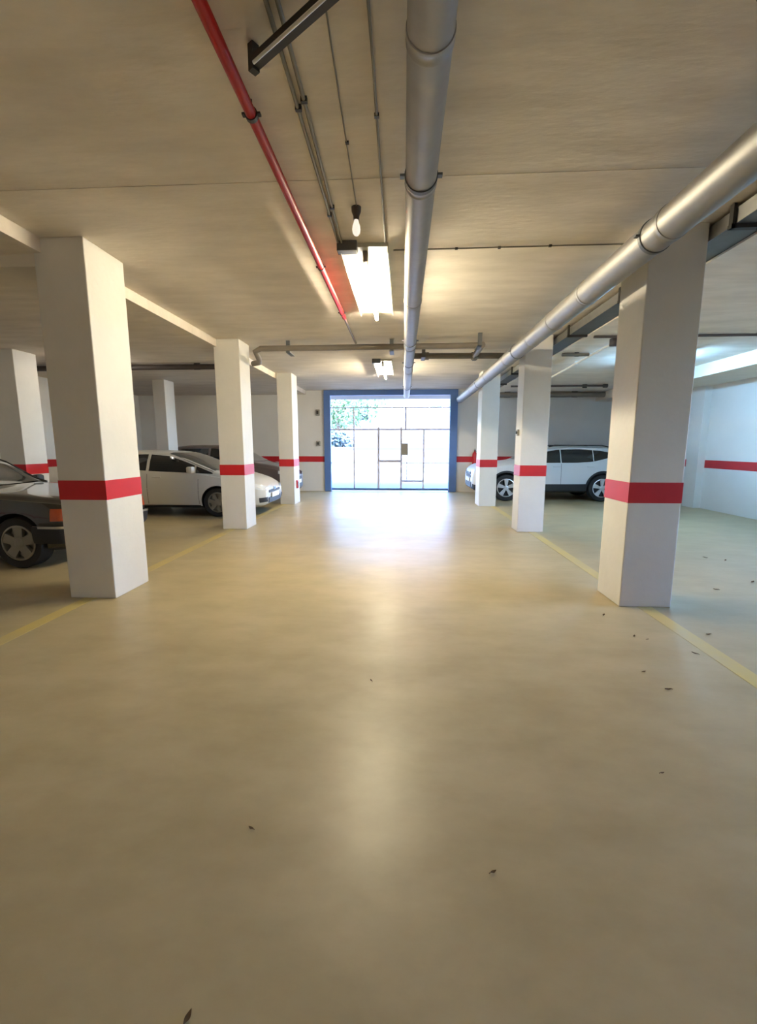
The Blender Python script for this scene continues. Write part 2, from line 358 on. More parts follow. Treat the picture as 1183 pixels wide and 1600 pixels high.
conduit('thick grey pipe along the top of the far wall behind the white SUV', [(2.3, 13.15, 2.88), (5.74, 13.15, 2.88)], .075, [(3.0, 13.15, 2.88, ZBR), (4.9, 13.15, 2.88, ZBR)], 'pipe_grey', 'pipe')
conduit('dark pipe crossing under the left bay ceiling above the parked cars', [(XL + .02, 8.55, 2.93), (-3.2, 8.55, 2.93)], .052, [(-7.6, 8.55, 2.93, ZBL), (-5.5, 8.55, 2.93, ZBL), (-4.0, 8.55, 2.93, ZBL)], 'pipe_dark', 'pipe')

t = thing('drain_pipe', 'grey pipe crossing the aisle ceiling beyond the lit tube lamp', 'pipe', (-.6, 7.5, 3.0))
pth = [(-2.64, 7.80, 2.84), (-2.50, 7.70, 2.84), (-2.44, 7.52, 2.86), (-2.46, 7.40, 2.96), (-2.36, 7.38, 3.0), (-2.2, 7.38, 3.0), (1.22, 7.35, 3.0)]
MB().sweep(pth, .046, 16).build('pipe_section', 'pipe_grey', t, smooth=True)
MB().cyl((1.24, 7.30, 3.0), (1.24, 8.10, 2.985), .05, 16).build('pipe_section', 'pipe_grey', t, smooth=True)
MB().cyl((.18, 8.05, 2.985), (2.30, 8.12, 2.985), .052, 16).build('pipe_section', 'pipe_grey', t, smooth=True)
for (x, y) in ((-1.9, 7.38), (-.2, 7.37), (1.16, 7.05), (1.26, 7.95), (.34, 7.9)):
    MB().box(x - .035, x + .035, y - .025, y + .30, 2.93, 2.945).box(x - .03, x + .03, y - .02, y + .02, 2.93, ZC - .002).build('bracket', 'galvanised_dark', t)
MB().lathe([(.0, -.04), (.066, -.04), (.066, .04), (0, .04)], (.40, 8.06, 2.985), 'x', 18).build('coupling', 'pipe_grey', t, smooth=True)
MB().lathe([(.0, -.05), (.066, -.05), (.066, .05), (0, .05)], (1.24, 8.09, 2.985), 'x', 18).build('coupling', 'pipe_grey', t, smooth=True)

# ------------------------------------------------------------------ lamps
def tube_lamp(label, x, y0, y1, m='tube_lit', w=0.40, ZC=ZC):
    k = ZC - 3.12
    t = thing('tube_lamp', label, 'lamp', (x, y0, ZC), 'strip lamps on the aisle ceiling')
    MB().box(x - w / 2, x + w / 2, y0, y1, 3.088 + k, 3.119 + k).box(x - w / 2 - .004, x - w / 2 + .002, y0, y1, 3.036 + k, 3.119 + k).box(x + w / 2 - .002, x + w / 2 + .004, y0, y1, 3.036 + k, 3.119 + k).build('reflector', 'lamp_tray', t)
    MB().box(x - w / 2 - .03, x - w / 2 + .14, y0 - .06, y0 + .03, 3.04 + k, 3.119 + k, .004).build('end_bracket', 'galvanised_dark', t)
    MB().box(x - .022, x + .022, y0 + .06, y0 + .22, 2.995 + k, 3.086 + k, .006).build('tube_holder', 'pipe_grey', t)
    MB().box(x - .02, x + .02, y1 - .10, y1 - .04, 2.985 + k, 3.086 + k, .004).build('tube_holder', 'pipe_grey', t)
    MB().cyl((x, y0 + .20, 2.995 + k), (x, y1 - .06, 2.995 + k), .019, 16).build('tube', m, t, smooth=True)
    return t
tube_lamp('lit white tube lamp nearer the camera, left of the middle silver pipe', -0.345, 4.0, 5.85)
tube_lamp('added fill tube lamp at the back end of the aisle ceiling', -0.345, -6.2, -4.4, 'tube_fill_back')  # unseen lamp behind the camera, added to fill the pillar fronts
tube_lamp('small lit tube lamp close to the gate at the end of the aisle ceiling', -0.42, 9.0, 10.7, w=.36)

tube_lamp('assumed cool blue tube lamp under the right bay ceiling, hidden behind the nearest right pillar', 4.50, 7.65, 8.6, 'tube_assumed_cool', .2, ZBR)  # unseen lamp, assumed and added to light the right wall blue
tube_lamp('added fill tube lamp under the left bay ceiling, hidden behind the nearest left pillar', -5.55, 7.35, 8.35, 'tube_fill_left', .2, ZBL)  # hidden lamp added to lift the dark left bay

d = Vector((0.815, -0.58, 0)).normalized(); n_ = Vector((-d.y, d.x, 0)); a0 = Vector((-.66, 2.12, 3.03))
t = thing('batten_lamp', 'unlit dark batten lamp set diagonally on the ceiling at the top edge', 'lamp', (-.66, 2.12, ZC))
c0 = a0 + d * .62
MB().obox(c0 + Vector((0, 0, .012)), d * .62, n_ * .017, Vector((0, 0, .022))).build('housing', 'dark_plastic', t)
MB().cyl(a0 + d * .03 - n_ * .024 + Vector((0, 0, -.012)), a0 + d * 1.2 - n_ * .024 + Vector((0, 0, -.012)), .007, 12).build('tube', 'tube_off', t, smooth=True)
MB().obox(a0 + d * .0 + Vector((0, 0, .032)), d * .016, n_ * .018, Vector((0, 0, .052))).build('end_bracket', 'dark_plastic', t)
MB().obox(a0 + d * 1.2 + Vector((0, 0, .032)), d * .016, n_ * .018, Vector((0, 0, .052))).build('end_bracket', 'dark_plastic', t)

t = thing('hanging_bulb', 'bare white bulb in a dark holder hanging from the aisle ceiling', 'bulb', (-.355, 3.44, ZC))
MB().lathe([(0, 0), (.036, 0), (.034, -.03), (.022, -.06), (.022, -.085), (0, -.085)], (-.355, 3.44, ZC), 'z', 20).build('holder', 'pipe_dark', t, smooth=True)
MB().lathe([(.014, -.08), (.018, -.10), (.027, -.125), (.030, -.15), (.026, -.175), (.013, -.19), (0, -.194)], (-.355, 3.44, ZC), 'z', 20).build('glass_bulb', 'bulb_glass', t, smooth=True)

# ------------------------------------------------------------------ gate at the far end
t = thing('gate', 'pale metal bar gate with blue posts closing the bright exit', 'gate', (-.4, YF + .05, 0))
gy0, gy1 = YF - .06, YF + .06
def gbar(name, x0, x1, z0, z1, m, y0=YF + .0, y1=YF + .05): return MB().box(x0, x1, y0, y1, z0, z1, .004).build(name, m, t)
gbar('post', GX0, -2.26, 0, 3.0, 'gate_blue', gy0 - .05, gy1)
gbar('post', 1.42, GX1, 0, 3.0, 'gate_blue', gy0 - .05, gy1)
gbar('top_beam', GX0, GX1, 2.96, ZC, 'gate_blue', gy0 - .03, gy1)
gbar('bottom_rail', -2.26, 1.42, .03, .10, 'gate_blue')
for x, z1, w in ((-1.54, 2.4, .04), (-.77, 2.0, .065), (-.06, 2.0, .06), (.64, 1.95, .05)):
    gbar('upright', x - w / 2, x + w / 2, .10, z1, 'gate_pale')
gbar('upright', .05, .10, 1.95, 2.62, 'gate_pale')
gbar('upright', -1.56, -1.52, 2.4, 2.62, 'gate_pale')
for x0, x1, z, w in ((-2.26, 1.42, 1.93, .045), (-2.26, -.80, .90, .025), (-.09, 1.42, .90, .025), (-.74, -.09, .95, .07), (-.03, .62, .33, .06), (-2.26, 1.42, 2.60, .03)):
    gbar('cross_bar', x0, x1, z - w / 2, z + w / 2, 'gate_pale', YF + .005, YF + .045)
MB().box(-.07, .15, YF - .07, YF + .0, 1.14, 1.50, .01).build('lock_box', 'lock_box', t)
MB().box(.11, .135, YF - .02, YF + .02, .36, 1.14).build('lock_rod', 'gate_pale', t)

for z0, z1, lab in ((2.36, 2.54, 'upper small dark control box on the wall left of the gate'), (1.42, 1.58, 'lower small dark control box on the wall left of the gate')):
    t = thing('control_box', lab, 'control box', (-2.66, YF, z0))
    MB().box(-2.72, -2.60, YF - .09, YF - .002, z0, z1, .008).build('casing', 'lock_box', t)
    MB().box(-2.69, -2.63, YF - .096, YF - .09, z0 + .04, z1 - .04).build('cover', 'dark_plastic', t)
t = thing('sensor_box', 'small dark sensor on the aisle side of the second right pillar', 'sensor', (1.88, 7.42, 1.6))
MB().box(1.872, 1.899, 7.37, 7.46, 1.58, 1.68, .006).build('casing', 'lock_box', t)
MB().lathe([(0, -.02), (.02, -.02), (.024, 0)], (1.872, 7.415, 1.63), 'x', 12).build('lens', 'dark_plastic', t)
t = thing('socket_box', 'small reddish box low on the left pillar nearest the gate', 'box', (-2.62, 10.7, .4))
MB().box(-2.639, -2.605, 10.65, 10.78, .38, .58, .006).build('casing', 'extinguisher_red', t)
MB().box(-2.606, -2.601, 10.67, 10.76, .42, .54).build('cover', 'dark_plastic', t)

t = thing('fire_extinguisher', 'red fire extinguisher hanging on the far wall right of the gate', 'fire extinguisher', (2.2, YF - .1, .80))
MB().lathe([(0, 0), (.062, 0), (.07, .02), (.07, .36), (.058, .41), (.03, .44), (.022, .455), (.022, .48), (0, .48)], (2.2, YF - .10, .80), 'z', 20).build('cylinder', 'extinguisher_red', t, smooth=True)
MB().box(2.185, 2.215, YF - .16, YF - .06, 1.28, 1.31).box(2.19, 2.21, YF - .19, YF - .06, 1.325, 1.335).build('handle', 'dark_plastic', t)
MB().sweep([(2.2, YF - .13, 1.27), (2.27, YF - .15, 1.25), (2.29, YF - .14, 1.1), (2.28, YF - .13, .95)], .011, 8).build('hose', 'dark_plastic', t)
MB().box(2.16, 2.24, YF - .03, YF - .002, .90, 1.2).build('wall_bracket', 'dark_plastic', t)

# ------------------------------------------------------------------ cars
class Car:
    def __init__(s, name, label, nose, heading, P):
        s.P = P; s.root = thing(name, label, 'car', nose, None, heading)
    def ring(s, st):
        P = s.P; hw = smooth_interp(st, P['hw']); zb = smooth_interp(st, P['zb']); zs = smooth_interp(st, P['belt']); zt = smooth_interp(st, P['top'])
        zt = max(zt, zs + .012); yr = smooth_interp(st, P['yr']) * hw; H = zs - zb
        return [(0, zb), (hw * .80, zb), (hw * .95, zb + .05), (hw * .99, zb + .30 * H), (hw, zb + .55 * H), (hw * .985, zb + .80 * H), (hw * .95, zs),
                (hw * .915, zs + .10 * (zt - zs)), ((hw * .915 + yr) / 2 + .012, zs + .52 * (zt - zs)), (yr, zs + .88 * (zt - zs)), (yr * .82, zs + .965 * (zt - zs)), (yr * .45, zs + .993 * (zt - zs)), (0, zt)]
    def side_y(s, st, z):
        r = s.ring(min(max(st, 0), s.P['L']))
        for (ya, za), (yb, zb) in zip(r[1:10], r[2:11]):
            if za <= z <= zb and zb > za: return ya + (yb - ya) * (z - za) / (zb - za)
        return r[9][0] if z > r[9][1] else r[1][0]
    def top_z(s, st, y):
        r = s.ring(st); y = abs(y)
        for (ya, za), (yb, zb) in zip(r[6:12], r[7:13]):
            if yb <= y <= ya and ya > yb: return za + (zb - za) * (ya - y) / (ya - yb)
        return r[6][1]
    def put(s, mb, name, m, parent=None, smooth=False, fix=True):
        return mb.build(name, m, parent or s.root, smooth, local=True, fix=fix)
    def body(s, paint):
        P = s.P; L = P['L']; N = 56
        sts = sorted(set([0, .012, .035, .07, .12, L - .012, L - .035, L - .08, L] + [L * i / N for i in range(N + 1)]))
        rows = []
        for st in sts:
            h = s.ring(st); full = [(y, z) for y, z in h] + [(-y, z) for y, z in h[-2:0:-1]]
            rows.append([(-st, y, z) for y, z in full])
        mb = MB(); n = len(rows[0])
        mb.add([p for r in rows for p in r], [(i * n + k, i * n + (k + 1) % n, (i + 1) * n + (k + 1) % n, (i + 1) * n + k) for i in range(len(rows) - 1) for k in range(n)] + [tuple(range(n)), tuple((len(rows) - 1) * n + k for k in range(n - 1, -1, -1))])
        o = s.put(mb, 'body', paint); me = o.data; me.materials.append(MATS['trim_black'])
        R = P['wr'] + P.get('gap', .05); W = P['W'] / 2; cuts = []
        for st in P['wheels']:
            for sd in (-1, 1):
                c = MB().cyl((-st, sd * (W - .26), P['wr'] + .005), (-st, sd * (W + .2), P['wr'] + .005), R, 40).build('cutter', 'trim_black'); cuts.append(c)
                md = o.modifiers.new('b', 'BOOLEAN'); md.operation = 'DIFFERENCE'; md.object = c; md.solver = 'EXACT'
        # cutters share the body's local frame while the modifier is evaluated
        rl, rr = s.root.location.copy(), s.root.rotation_euler.copy()
        s.root.location = (0, 0, 0); s.root.rotation_euler = (0, 0, 0); bpy.context.view_layer.update()
        dg = bpy.context.evaluated_depsgraph_get(); nm = bpy.data.meshes.new_from_object(o.evaluated_get(dg))
        o.modifiers.clear(); o.data = nm
        for c in cuts: bpy.data.objects.remove(c)
        s.root.location = rl; s.root.rotation_euler = rr; bpy.context.view_layer.update()
        nm.materials.clear(); nm.materials.append(MATS[paint]); nm.materials.append(MATS['trim_black'])
        for p in nm.polygons:
            p.use_smooth = True; p.material_index = 0
            c = p.center
            for st in P['wheels']:
                vs = [nm.vertices[i].co for i in p.vertices]
                if all(abs(math.hypot(v.x + st, v.z - P['wr'] - .005) - R) < 2e-3 for v in vs) or (all(math.hypot(v.x + st, v.z - P['wr'] - .005) < R + 2e-3 for v in vs) and abs(abs(c.y) - (W - .26)) < .01): p.material_index = 1
            if c.z < P['clad']: p.material_index = 1
        nm.set_sharp_from_angle(angle=math.radians(38))
        s.b = o
        return o
    def wheels(s, spokes, rim_m, dbl=False, fat=.055):
        P = s.P; r = P['wr']; W = P['W'] / 2; wd = .2; rr = r * .68
        for st in P['wheels']:
            for sd in (-1, 1):
                yo = sd * (W - .02); yi = sd * (W - .02 - wd)
                c = (-st, 0, r)
                prof = [(rr, yi), (r * .93, yi), (r, yi + sd * .02), (r, yo - sd * .025), (r * .95, yo - sd * .004), (r * .80, yo), (rr + .01, yo - sd * .006), (rr, yo - sd * .02), (rr, yi)]
                tw = s.put(MB().lathe(prof, c, 'y', 36), 'wheel', 'rubber', None, True)
                s.put(MB().lathe([(rr, yo - sd * .02), (rr + .004, yo - sd * .008), (rr - .018, yo - sd * .010), (rr - .02, yo - sd * .09), (0, yo - sd * .10)], c, 'y', 36), 'rim_barrel', 'trim_black' if dbl else rim_m, tw, True)
                mb = MB().lathe([(rr + .003, yo - sd * .007), (rr - .016, yo - sd * .004), (rr - .018, yo - sd * .03)], c, 'y', 36)
                mb.lathe([(.062, yo - sd * .06), (.060, yo - sd * .012), (.03, yo - sd * .006), (0, yo - sd * .006)], c, 'y', 20)
                for k in range(spokes):
                    for off in ((-.13, .13) if dbl else (0,)):
                        a = 2 * math.pi * k / spokes + .3 + off; u = Vector((math.cos(a), 0, math.sin(a))); v = Vector((-math.sin(a), 0, math.cos(a)))
                        q0 = Vector((-st, 0, r)) + u * .035; q1 = Vector((-st, 0, r)) + u * (rr - .008)
                        w0, w1 = (fat * .9, fat * 1.2) if not dbl else (.022, .028)
                        f0, f1, b0 = yo - sd * .014, yo - sd * .008, yo - sd * .05
                        mb.add([q0 + v * w0 + Vector((0, f0, 0)), q0 - v * w0 + Vector((0, f0, 0)), q1 - v * w1 + Vector((0, f1, 0)), q1 + v * w1 + Vector((0, f1, 0)),
                                q0 + v * w0 + Vector((0, b0, 0)), q0 - v * w0 + Vector((0, b0, 0)), q1 - v * w1 + Vector((0, b0, 0)), q1 + v * w1 + Vector((0, b0, 0))],
                               [(0, 1, 2, 3), (7, 6, 5, 4), (0, 4, 5, 1), (1, 5, 6, 2), (2, 6, 7, 3), (3, 7, 4, 0)])
                s.put(mb, 'rim', rim_m, tw, False)
    def side_window(s, name, s0, s1, zl, zh, m='car_glass', off=.006, n=10, sides=(-1, 1), parent=None, nz=5):
        out = []
        for sd in sides:
            rows = []
            for j in range(nz + 1):
                row = []
                for i in range(n + 1):
                    st = s0 + (s1 - s0) * i / n; a, b = zl(st), zh(st); z = a + (b - a) * j / nz
                    row.append((-st, sd * (s.side_y(st, z) + off), z))
                rows.append(row)
            out.append(s.put(MB().grid(rows), name, m, parent, True))
        return out
    def screen(s, name, sa, sb, inset, m='windscreen', off=.008, n=14, bow=0.0):
        rows = []
        for j in range(9):
            st = sa + (sb - sa) * j / 8; r = s.ring(st); ya = (r[7][0] if j < 8 else r[9][0]); ym = max(.2, min(r[8][0], ya) * inset)
            ym = (r[8][0] * (1 - j / 8) + r[9][0] * (j / 8)) * inset
            row = []
            for i in range(n + 1):
                y = -ym + 2 * ym * i / n
                s2 = st + bow * (y / ym) ** 2 * (1 if sb > sa else -1)
                row.append((-s2 + (off * .6 if sb > sa else -off * .6), y, s.top_z(s2, y) + off))
            rows.append(row)
        return s.put(MB().grid(rows), name, m, None, True)
    def wrap(s, name, z0, z1, y_in, s1, m, off=.008, sides=(-1, 1), parent=None, rear=False, ncorner=8, z1s=None, z0s=None):
        L = s.P['L']; out = []
        for sd in sides:
            rows = []
            for j in range(5):
                row = []; t = j / 4
                z = z0 + (z1 - z0) * t
                yc = s.side_y(L if rear else 0, z)
                for i in range(5):
                    y = y_in + (yc - y_in) * i / 4
                    row.append((((-L - off) if rear else off), sd * y, z))
                for i in range(1, ncorner + 1):
                    st = s1 * i / ncorner; u = i / ncorner
                    za = z0 + ((z0s if z0s is not None else z0) - z0) * u; zb_ = z1 + ((z1s if z1s is not None else z1) - z1) * u
                    zz = za + (zb_ - za) * t
                    x = -(L - st) if rear else -st
                    row.append((x, sd * (s.side_y(L - st if rear else st, zz) + off * (1 - u) + min(off, .004) * u), zz))
                rows.append(row)
            out.append(s.put(MB().grid(rows), name, m, parent, True))
        return out
    def mirrors(s, st, z, paint, sz=1.0):
        for sd in (-1, 1):
            y = s.side_y(st, z)
            o = s.put(MB().box(-st - .05 * sz, -st + .07 * sz, min(sd * (y + .03), sd * (y + .19 * sz)), max(sd * (y + .03), sd * (y + .19 * sz)), z + .0, z + .13 * sz, .03), 'wing_mirror', paint, None, True)
            s.put(MB().box(-st - .01, -st + .04, min(sd * (y - .02), sd * (y + .06)), max(sd * (y - .02), sd * (y + .06)), z + .01, z + .05), 'mirror_arm', 'trim_black', o)
    def handles(s, sts, z, m):
        for st in sts:
            for sd in (-1, 1):
                y = s.side_y(st, z)
                s.put(MB().box(-st - .09, -st + .09, min(sd * (y - .004), sd * (y + .022)), max(sd * (y - .004), sd * (y + .022)), z - .014, z + .014, .008), 'door_handle', m)
    def seams(s, sts, z0, z1):
        for st in sts:
            s.side_window('door_seam', st - .004, st + .004, lambda q: z0, lambda q: z1, 'trim_black', .003, 1)
    def front_box(s, name, y0, y1, z0, z1, m, d0=-.03, d1=.012, rear=False, parent=None, bev=.006):
        L = s.P['L']; x0, x1 = (d0, d1) if not rear else (-L - d1, -L - d0)
        return s.put(MB().box(x0, x1, y0, y1, z0, z1, bev), name, m, parent)
    def plate(s, z, rear=False, d=.018):
        s.front_box('number_plate', -.24, .24, z - .05, z + .05, 'plate', d - .012, d, rear, None, .002)

# --- black sedan, nose towards the aisle, front wheel at the left picture edge
P = dict(L=4.25, W=1.62, wr=.30, wheels=(.62, 3.18), clad=.24, gap=.045,
    hw=[(0, .70), (.03, .745), (.12, .785), (.4, .81), (3.6, .81), (4.1, .785), (4.22, .745), (4.25, .70)],
    zb=[(0, .30), (.06, .22), (.5, .18), (3.6, .18), (4.1, .24), (4.25, .32)],
    belt=[(0, .70), (.06, .74), (.4, .775), (1.4, .83), (2.6, .85), (4.1, .84), (4.25, .72)],
    top=[(0, .73), (.06, .79), (.4, .835), (1.25, .885), (1.42, .90), (2.02, 1.24), (2.25, 1.29), (2.8, 1.295), (3.10, 1.26), (3.55, .97), (3.65, .935), (4.12, .90), (4.25, .76)],
    yr=[(0, .80), (1.35, .82), (1.9, .74), (2.3, .70), (2.9, .70), (3.5, .78), (4.25, .8)])
c = Car('sedan_car', 'old black sedan behind the nearest left pillar with amber front indicator', (-3.80, 5.45, 0), 0.0, P)
c.body('paint_black'); c.wheels(5, 'alloy_dull', fat=.05)
zh = lambda st: interp(st, [(1.55, .89), (2.15, 1.20), (2.9, 1.205), (3.35, .99)])
c.side_window('side_window', 1.60, 2.42, lambda st: .875, zh); c.side_window('side_window', 2.47, 3.33, lambda st: .885, zh)
c.screen('windscreen', 1.44, 2.02, .96, bow=.05); c.screen('rear_window', 3.53, 3.12, .94, 'car_glass')
for sd in (-1, 1):
    pts = []
    for k in range(7):
        st = 1.47 + .60 * k / 6; r = c.ring(st); y = (r[8][0] * (1 - k / 6) + r[9][0] * (k / 6)) * .985
        pts.append((-st + .01, sd * y, c.top_z(st, y) + .012))
    c.put(MB().sweep(pts, .017, 8), 'windscreen_seal', 'trim_black')
c.wrap('indicator', .56, .70, .62, .20, 'lens_amber', .010)
hl = [c.front_box('headlight', sd * .59 - .15, sd * .59 + .13, .56, .70, 'lens_clear', -.04, .014) if sd < 0 else c.front_box('headlight', sd * .59 - .13, sd * .59 + .01, .56, .70, 'lens_clear', -.04, .014) for sd in (-1, 1)]
g = c.front_box('grille', -.36, .36, .53, .72, 'trim_black', -.05, .016)
c.front_box('grille_frame', -.38, .38, .715, .735, 'chrome', -.04, .022, parent=g); 
for k in range(5): c.front_box('grille_bar', -.35, .35, .555 + .03 * k, .563 + .03 * k, 'chrome', .01, .022, parent=g, bev=0)
bp = c.wrap('bumper', .30, .50, .0, .42, 'trim_black', .045)
c.wrap('bumper_trim', .475, .505, .0, .40, 'chrome', .055, parent=None)
c.plate(.40, d=.07)
c.wrap('tail_light', .55, .74, .38, .22, 'lens_red', .010, rear=True); c.wrap('bumper', .30, .50, .0, .5, 'trim_black', .045, rear=True)
c.side_window('rub_strip', .99, 2.80, lambda st: .50, lambda st: .55, 'trim_black', .014, 12)
c.mirrors(1.72, .87, 'trim_black', .9); c.handles((2.30, 3.05), .74, 'trim_black'); c.seams((1.40, 2.44, 3.22), .26, .84)

# --- white hatchback
P = dict(L=4.15, W=1.64, wr=.295, wheels=(.92, 3.38), clad=.20, gap=.035,
    hw=[(0, .56), (.03, .64), (.12, .74), (.35, .80), (.8, .82), (3.4, .82), (3.95, .79), (4.1, .75), (4.15, .70)],
    zb=[(0, .27), (.06, .21), (.5, .17), (3.5, .17), (4.0, .25), (4.15, .34)],
    belt=[(0, .52), (.06, .56), (.3, .66), (.9, .79), (1.3, .845), (2.4, .90), (3.6, .96), (4.05, .95), (4.15, .85)],
    top=[(0, .54), (.06, .60), (.25, .71), (.6, .82), (.88, .89), (1.30, 1.06), (1.75, 1.24), (2.1, 1.315), (2.6, 1.335), (3.3, 1.30), (3.8, 1.22), (3.98, 1.10), (4.10, .98), (4.15, .87)],
    yr=[(0, .78), (.9, .84), (1.5, .78), (2.1, .72), (3.2, .70), (3.9, .74), (4.15, .85)])
c = Car('hatchback_car', 'white hatchback with dark windows parked behind the second left pillar', (-2.78, 9.26, 0), 0.0, P)
c.body('paint_warmwhite'); c.wheels(7, 'alloy_dull', fat=.03)
zl = lambda st: interp(st, [(1.0, .86), (1.4, .88), (2.4, .925), (3.7, 1.0)]); zh = lambda st: interp(st, [(1.0, .875), (1.25, .97), (1.65, 1.12), (1.95, 1.215), (2.4, 1.25), (3.2, 1.225), (3.6, 1.16), (3.75, 1.05)])
c.side_window('quarter_light', 1.02, 1.36, zl, zh); c.side_window('side_window', 1.40, 2.32, zl, zh); c.side_window('side_window', 2.38, 3.18, zl, zh); c.side_window('quarter_light', 3.22, 3.72, zl, zh)
c.screen('windscreen', .92, 1.86, .97, bow=.10, off=.01); c.screen('rear_window', 4.08, 3.84, .9, 'car_glass')
c.wrap('headlight', .52, .60, .40, .42, 'lens_clear', .008, z0s=.62, z1s=.73)
c.front_box('upper_grille', -.38, .38, .455, .51, 'trim_black', -.05, .012)
c.front_box('badge', -.06, .06, .49, .56, 'chrome', -.04, .018)
c.front_box('lower_grille', -.42, .42, .25, .36, 'trim_black', -.05, .014)
c.wrap('fog_light_surround', .28, .38, .47, .10, 'trim_black', .008)
c.plate(.40, d=.03)
c.wrap('tail_light', .70, .95, .45, .20, 'lens_red', .010, rear=True)
c.mirrors(1.42, .88, 'paint_warmwhite'); c.handles((2.15, 3.05), .80, 'paint_warmwhite'); c.seams((1.30, 2.35, 3.2), .26, .86)
c.side_window('sill_trim', 1.27, 3.03, lambda st: .19, lambda st: .24, 'trim_black', .008, 12)

# --- dark hatchback behind it
P = dict(L=3.70, W=1.62, wr=.29, wheels=(.80, 3.10), clad=.22, gap=.04,
    hw=[(0, .58), (.03, .66), (.12, .75), (.35, .80), (3.2, .81), (3.5, .79), (3.66, .76), (3.70, .71)],
    zb=[(0, .28), (.06, .21), (.5, .18), (3.2, .18), (3.6, .26), (3.7, .36)],
    belt=[(0, .60), (.06, .66), (.3, .78), (.9, .88), (1.4, .92), (2.6, .97), (3.5, 1.0), (3.7, .92)],
    top=[(0, .62), (.06, .70), (.25, .84), (.6, .93), (.95, .99), (1.7, 1.38), (2.1, 1.445), (2.6, 1.45), (3.2, 1.41), (3.45, 1.30), (3.64, 1.05), (3.7, .95)],
    yr=[(0, .80), (.95, .84), (1.7, .74), (2.6, .72), (3.4, .74), (3.7, .85)])
c = Car('compact_car', 'dark compact car mostly hidden beyond the white hatchback', (-2.92, 12.05, 0), 0.0, P)
c.body('paint_taupe'); c.wheels(6, 'alloy_dull', fat=.03)
zl = lambda st: interp(st, [(1.1, .94), (3.3, 1.03)]); zh = lambda st: interp(st, [(1.1, .95), (1.75, 1.30), (2.1, 1.36), (3.0, 1.34), (3.35, 1.2)])
c.side_window('side_window', 1.15, 2.18, zl, zh); c.side_window('side_window', 2.24, 3.3, zl, zh)
c.screen('windscreen', 1.0, 1.68, .96, bow=.06); c.screen('rear_window', 3.6, 3.42, .9, 'car_glass')
c.wrap('headlight', .60, .70, .40, .35, 'lens_clear', .008, z0s=.70, z1s=.80); c.front_box('grille', -.36, .36, .50, .58, 'trim_black', -.05, .012); c.front_box('lower_grille', -.45, .45, .28, .40, 'trim_black', -.05, .012)
c.plate(.45, d=.03); c.wrap('tail_light', .75, 1.0, .5, .15, 'lens_red', .01, rear=True); c.mirrors(1.4, .95, 'trim_black'); c.handles((2.05, 2.95), .86, 'trim_black'); c.seams((1.3, 2.2, 3.0), .26, .94)

# --- white SUV, nose towards the aisle on the right
P = dict(L=4.32, W=1.74, wr=.345, wheels=(.85, 3.27), clad=.40, gap=.05,
    hw=[(0, .62), (.03, .70), (.12, .79), (.35, .85), (.8, .87), (3.6, .87), (4.1, .84), (4.27, .79), (4.32, .73)],
    zb=[(0, .32), (.06, .26), (.5, .22), (3.7, .22), (4.1, .30), (4.32, .40)],
    belt=[(0, .70), (.06, .76), (.3, .86), (1.0, .94), (1.6, .97), (2.6, .99), (3.3, 1.03), (4.1, 1.06), (4.32, .92)],
    top=[(0, .74), (.06, .82), (.25, .93), (.8, 1.0), (1.15, 1.04), (1.75, 1.34), (2.1, 1.405), (2.7, 1.425), (3.4, 1.40), (3.85, 1.33), (4.1, 1.16), (4.22, 1.07), (4.32, .95)],
    yr=[(0, .80), (1.1, .84), (1.8, .76), (2.7, .73), (3.6, .73), (4.0, .76), (4.32, .85)])
c = Car('suv_car', 'white SUV with dark windows and alloy wheels parked on the right', (1.83, 12.27, 0), math.pi, P)
c.body('paint_white'); c.wheels(5, 'alloy', True)
zl = lambda st: interp(st, [(1.25, .985), (2.6, .995), (3.0, 1.02), (3.35, 1.10), (3.62, 1.185)]); zh = lambda st: interp(st, [(1.25, .995), (1.8, 1.26), (2.15, 1.325), (2.7, 1.335), (3.2, 1.30), (3.5, 1.245), (3.62, 1.20)])
c.side_window('side_window', 1.32, 2.20, zl, zh); c.side_window('side_window', 2.23, 3.02, zl, zh); c.side_window('quarter_light', 3.04, 3.62, zl, zh)
c.screen('windscreen', 1.2, 1.74, .96, bow=.06); c.screen('rear_window', 4.18, 3.92, .9, 'car_glass')
c.wrap('headlight', .70, .78, .38, .45, 'lens_clear', .008, z0s=.80, z1s=.88); c.front_box('grille', -.40, .40, .58, .72, 'trim_black', -.05, .014); c.front_box('grille_bar', -.42, .42, .64, .665, 'chrome', 0, .022); c.front_box('lower_grille', -.5, .5, .33, .46, 'trim_black', -.05, .014)
c.plate(.52, d=.03); c.wrap('tail_light', .80, 1.02, .5, .25, 'lens_red', .012, rear=True, z1s=1.0)
c.mirrors(1.5, .98, 'paint_white', 1.1); c.handles((2.1, 2.95), .90, 'paint_white'); c.seams((1.30, 2.215), .44, .97)
c.side_window('sill_cladding', 1.26, 2.86, lambda st: .30, lambda st: .42, 'trim_black', .012, 12)
for st in P['wheels']:
    for sd in (-1, 1):
        rows = []
        for j, rad in enumerate((.392, .440)):
            row = []
            for k in range(25):
                a = math.radians(-8 + 196 * k / 24); x = st - rad * math.cos(a); z = .35 + rad * math.sin(a)
                row.append((-x, sd * (c.side_y(x, min(z, .95)) + .012), z))
            rows.append(row)
        c.put(MB().grid(rows), 'wheel_arch_trim', 'trim_black', None, True)
for sd in (-1, 1):
    c.put(MB().sweep([(-1.95, sd * .60, 1.40), (-2.1, sd * .60, 1.44), (-3.3, sd * .60, 1.43), (-3.5, sd * .60, 1.385)], .014, 8), 'roof_rail', 'trim_black')

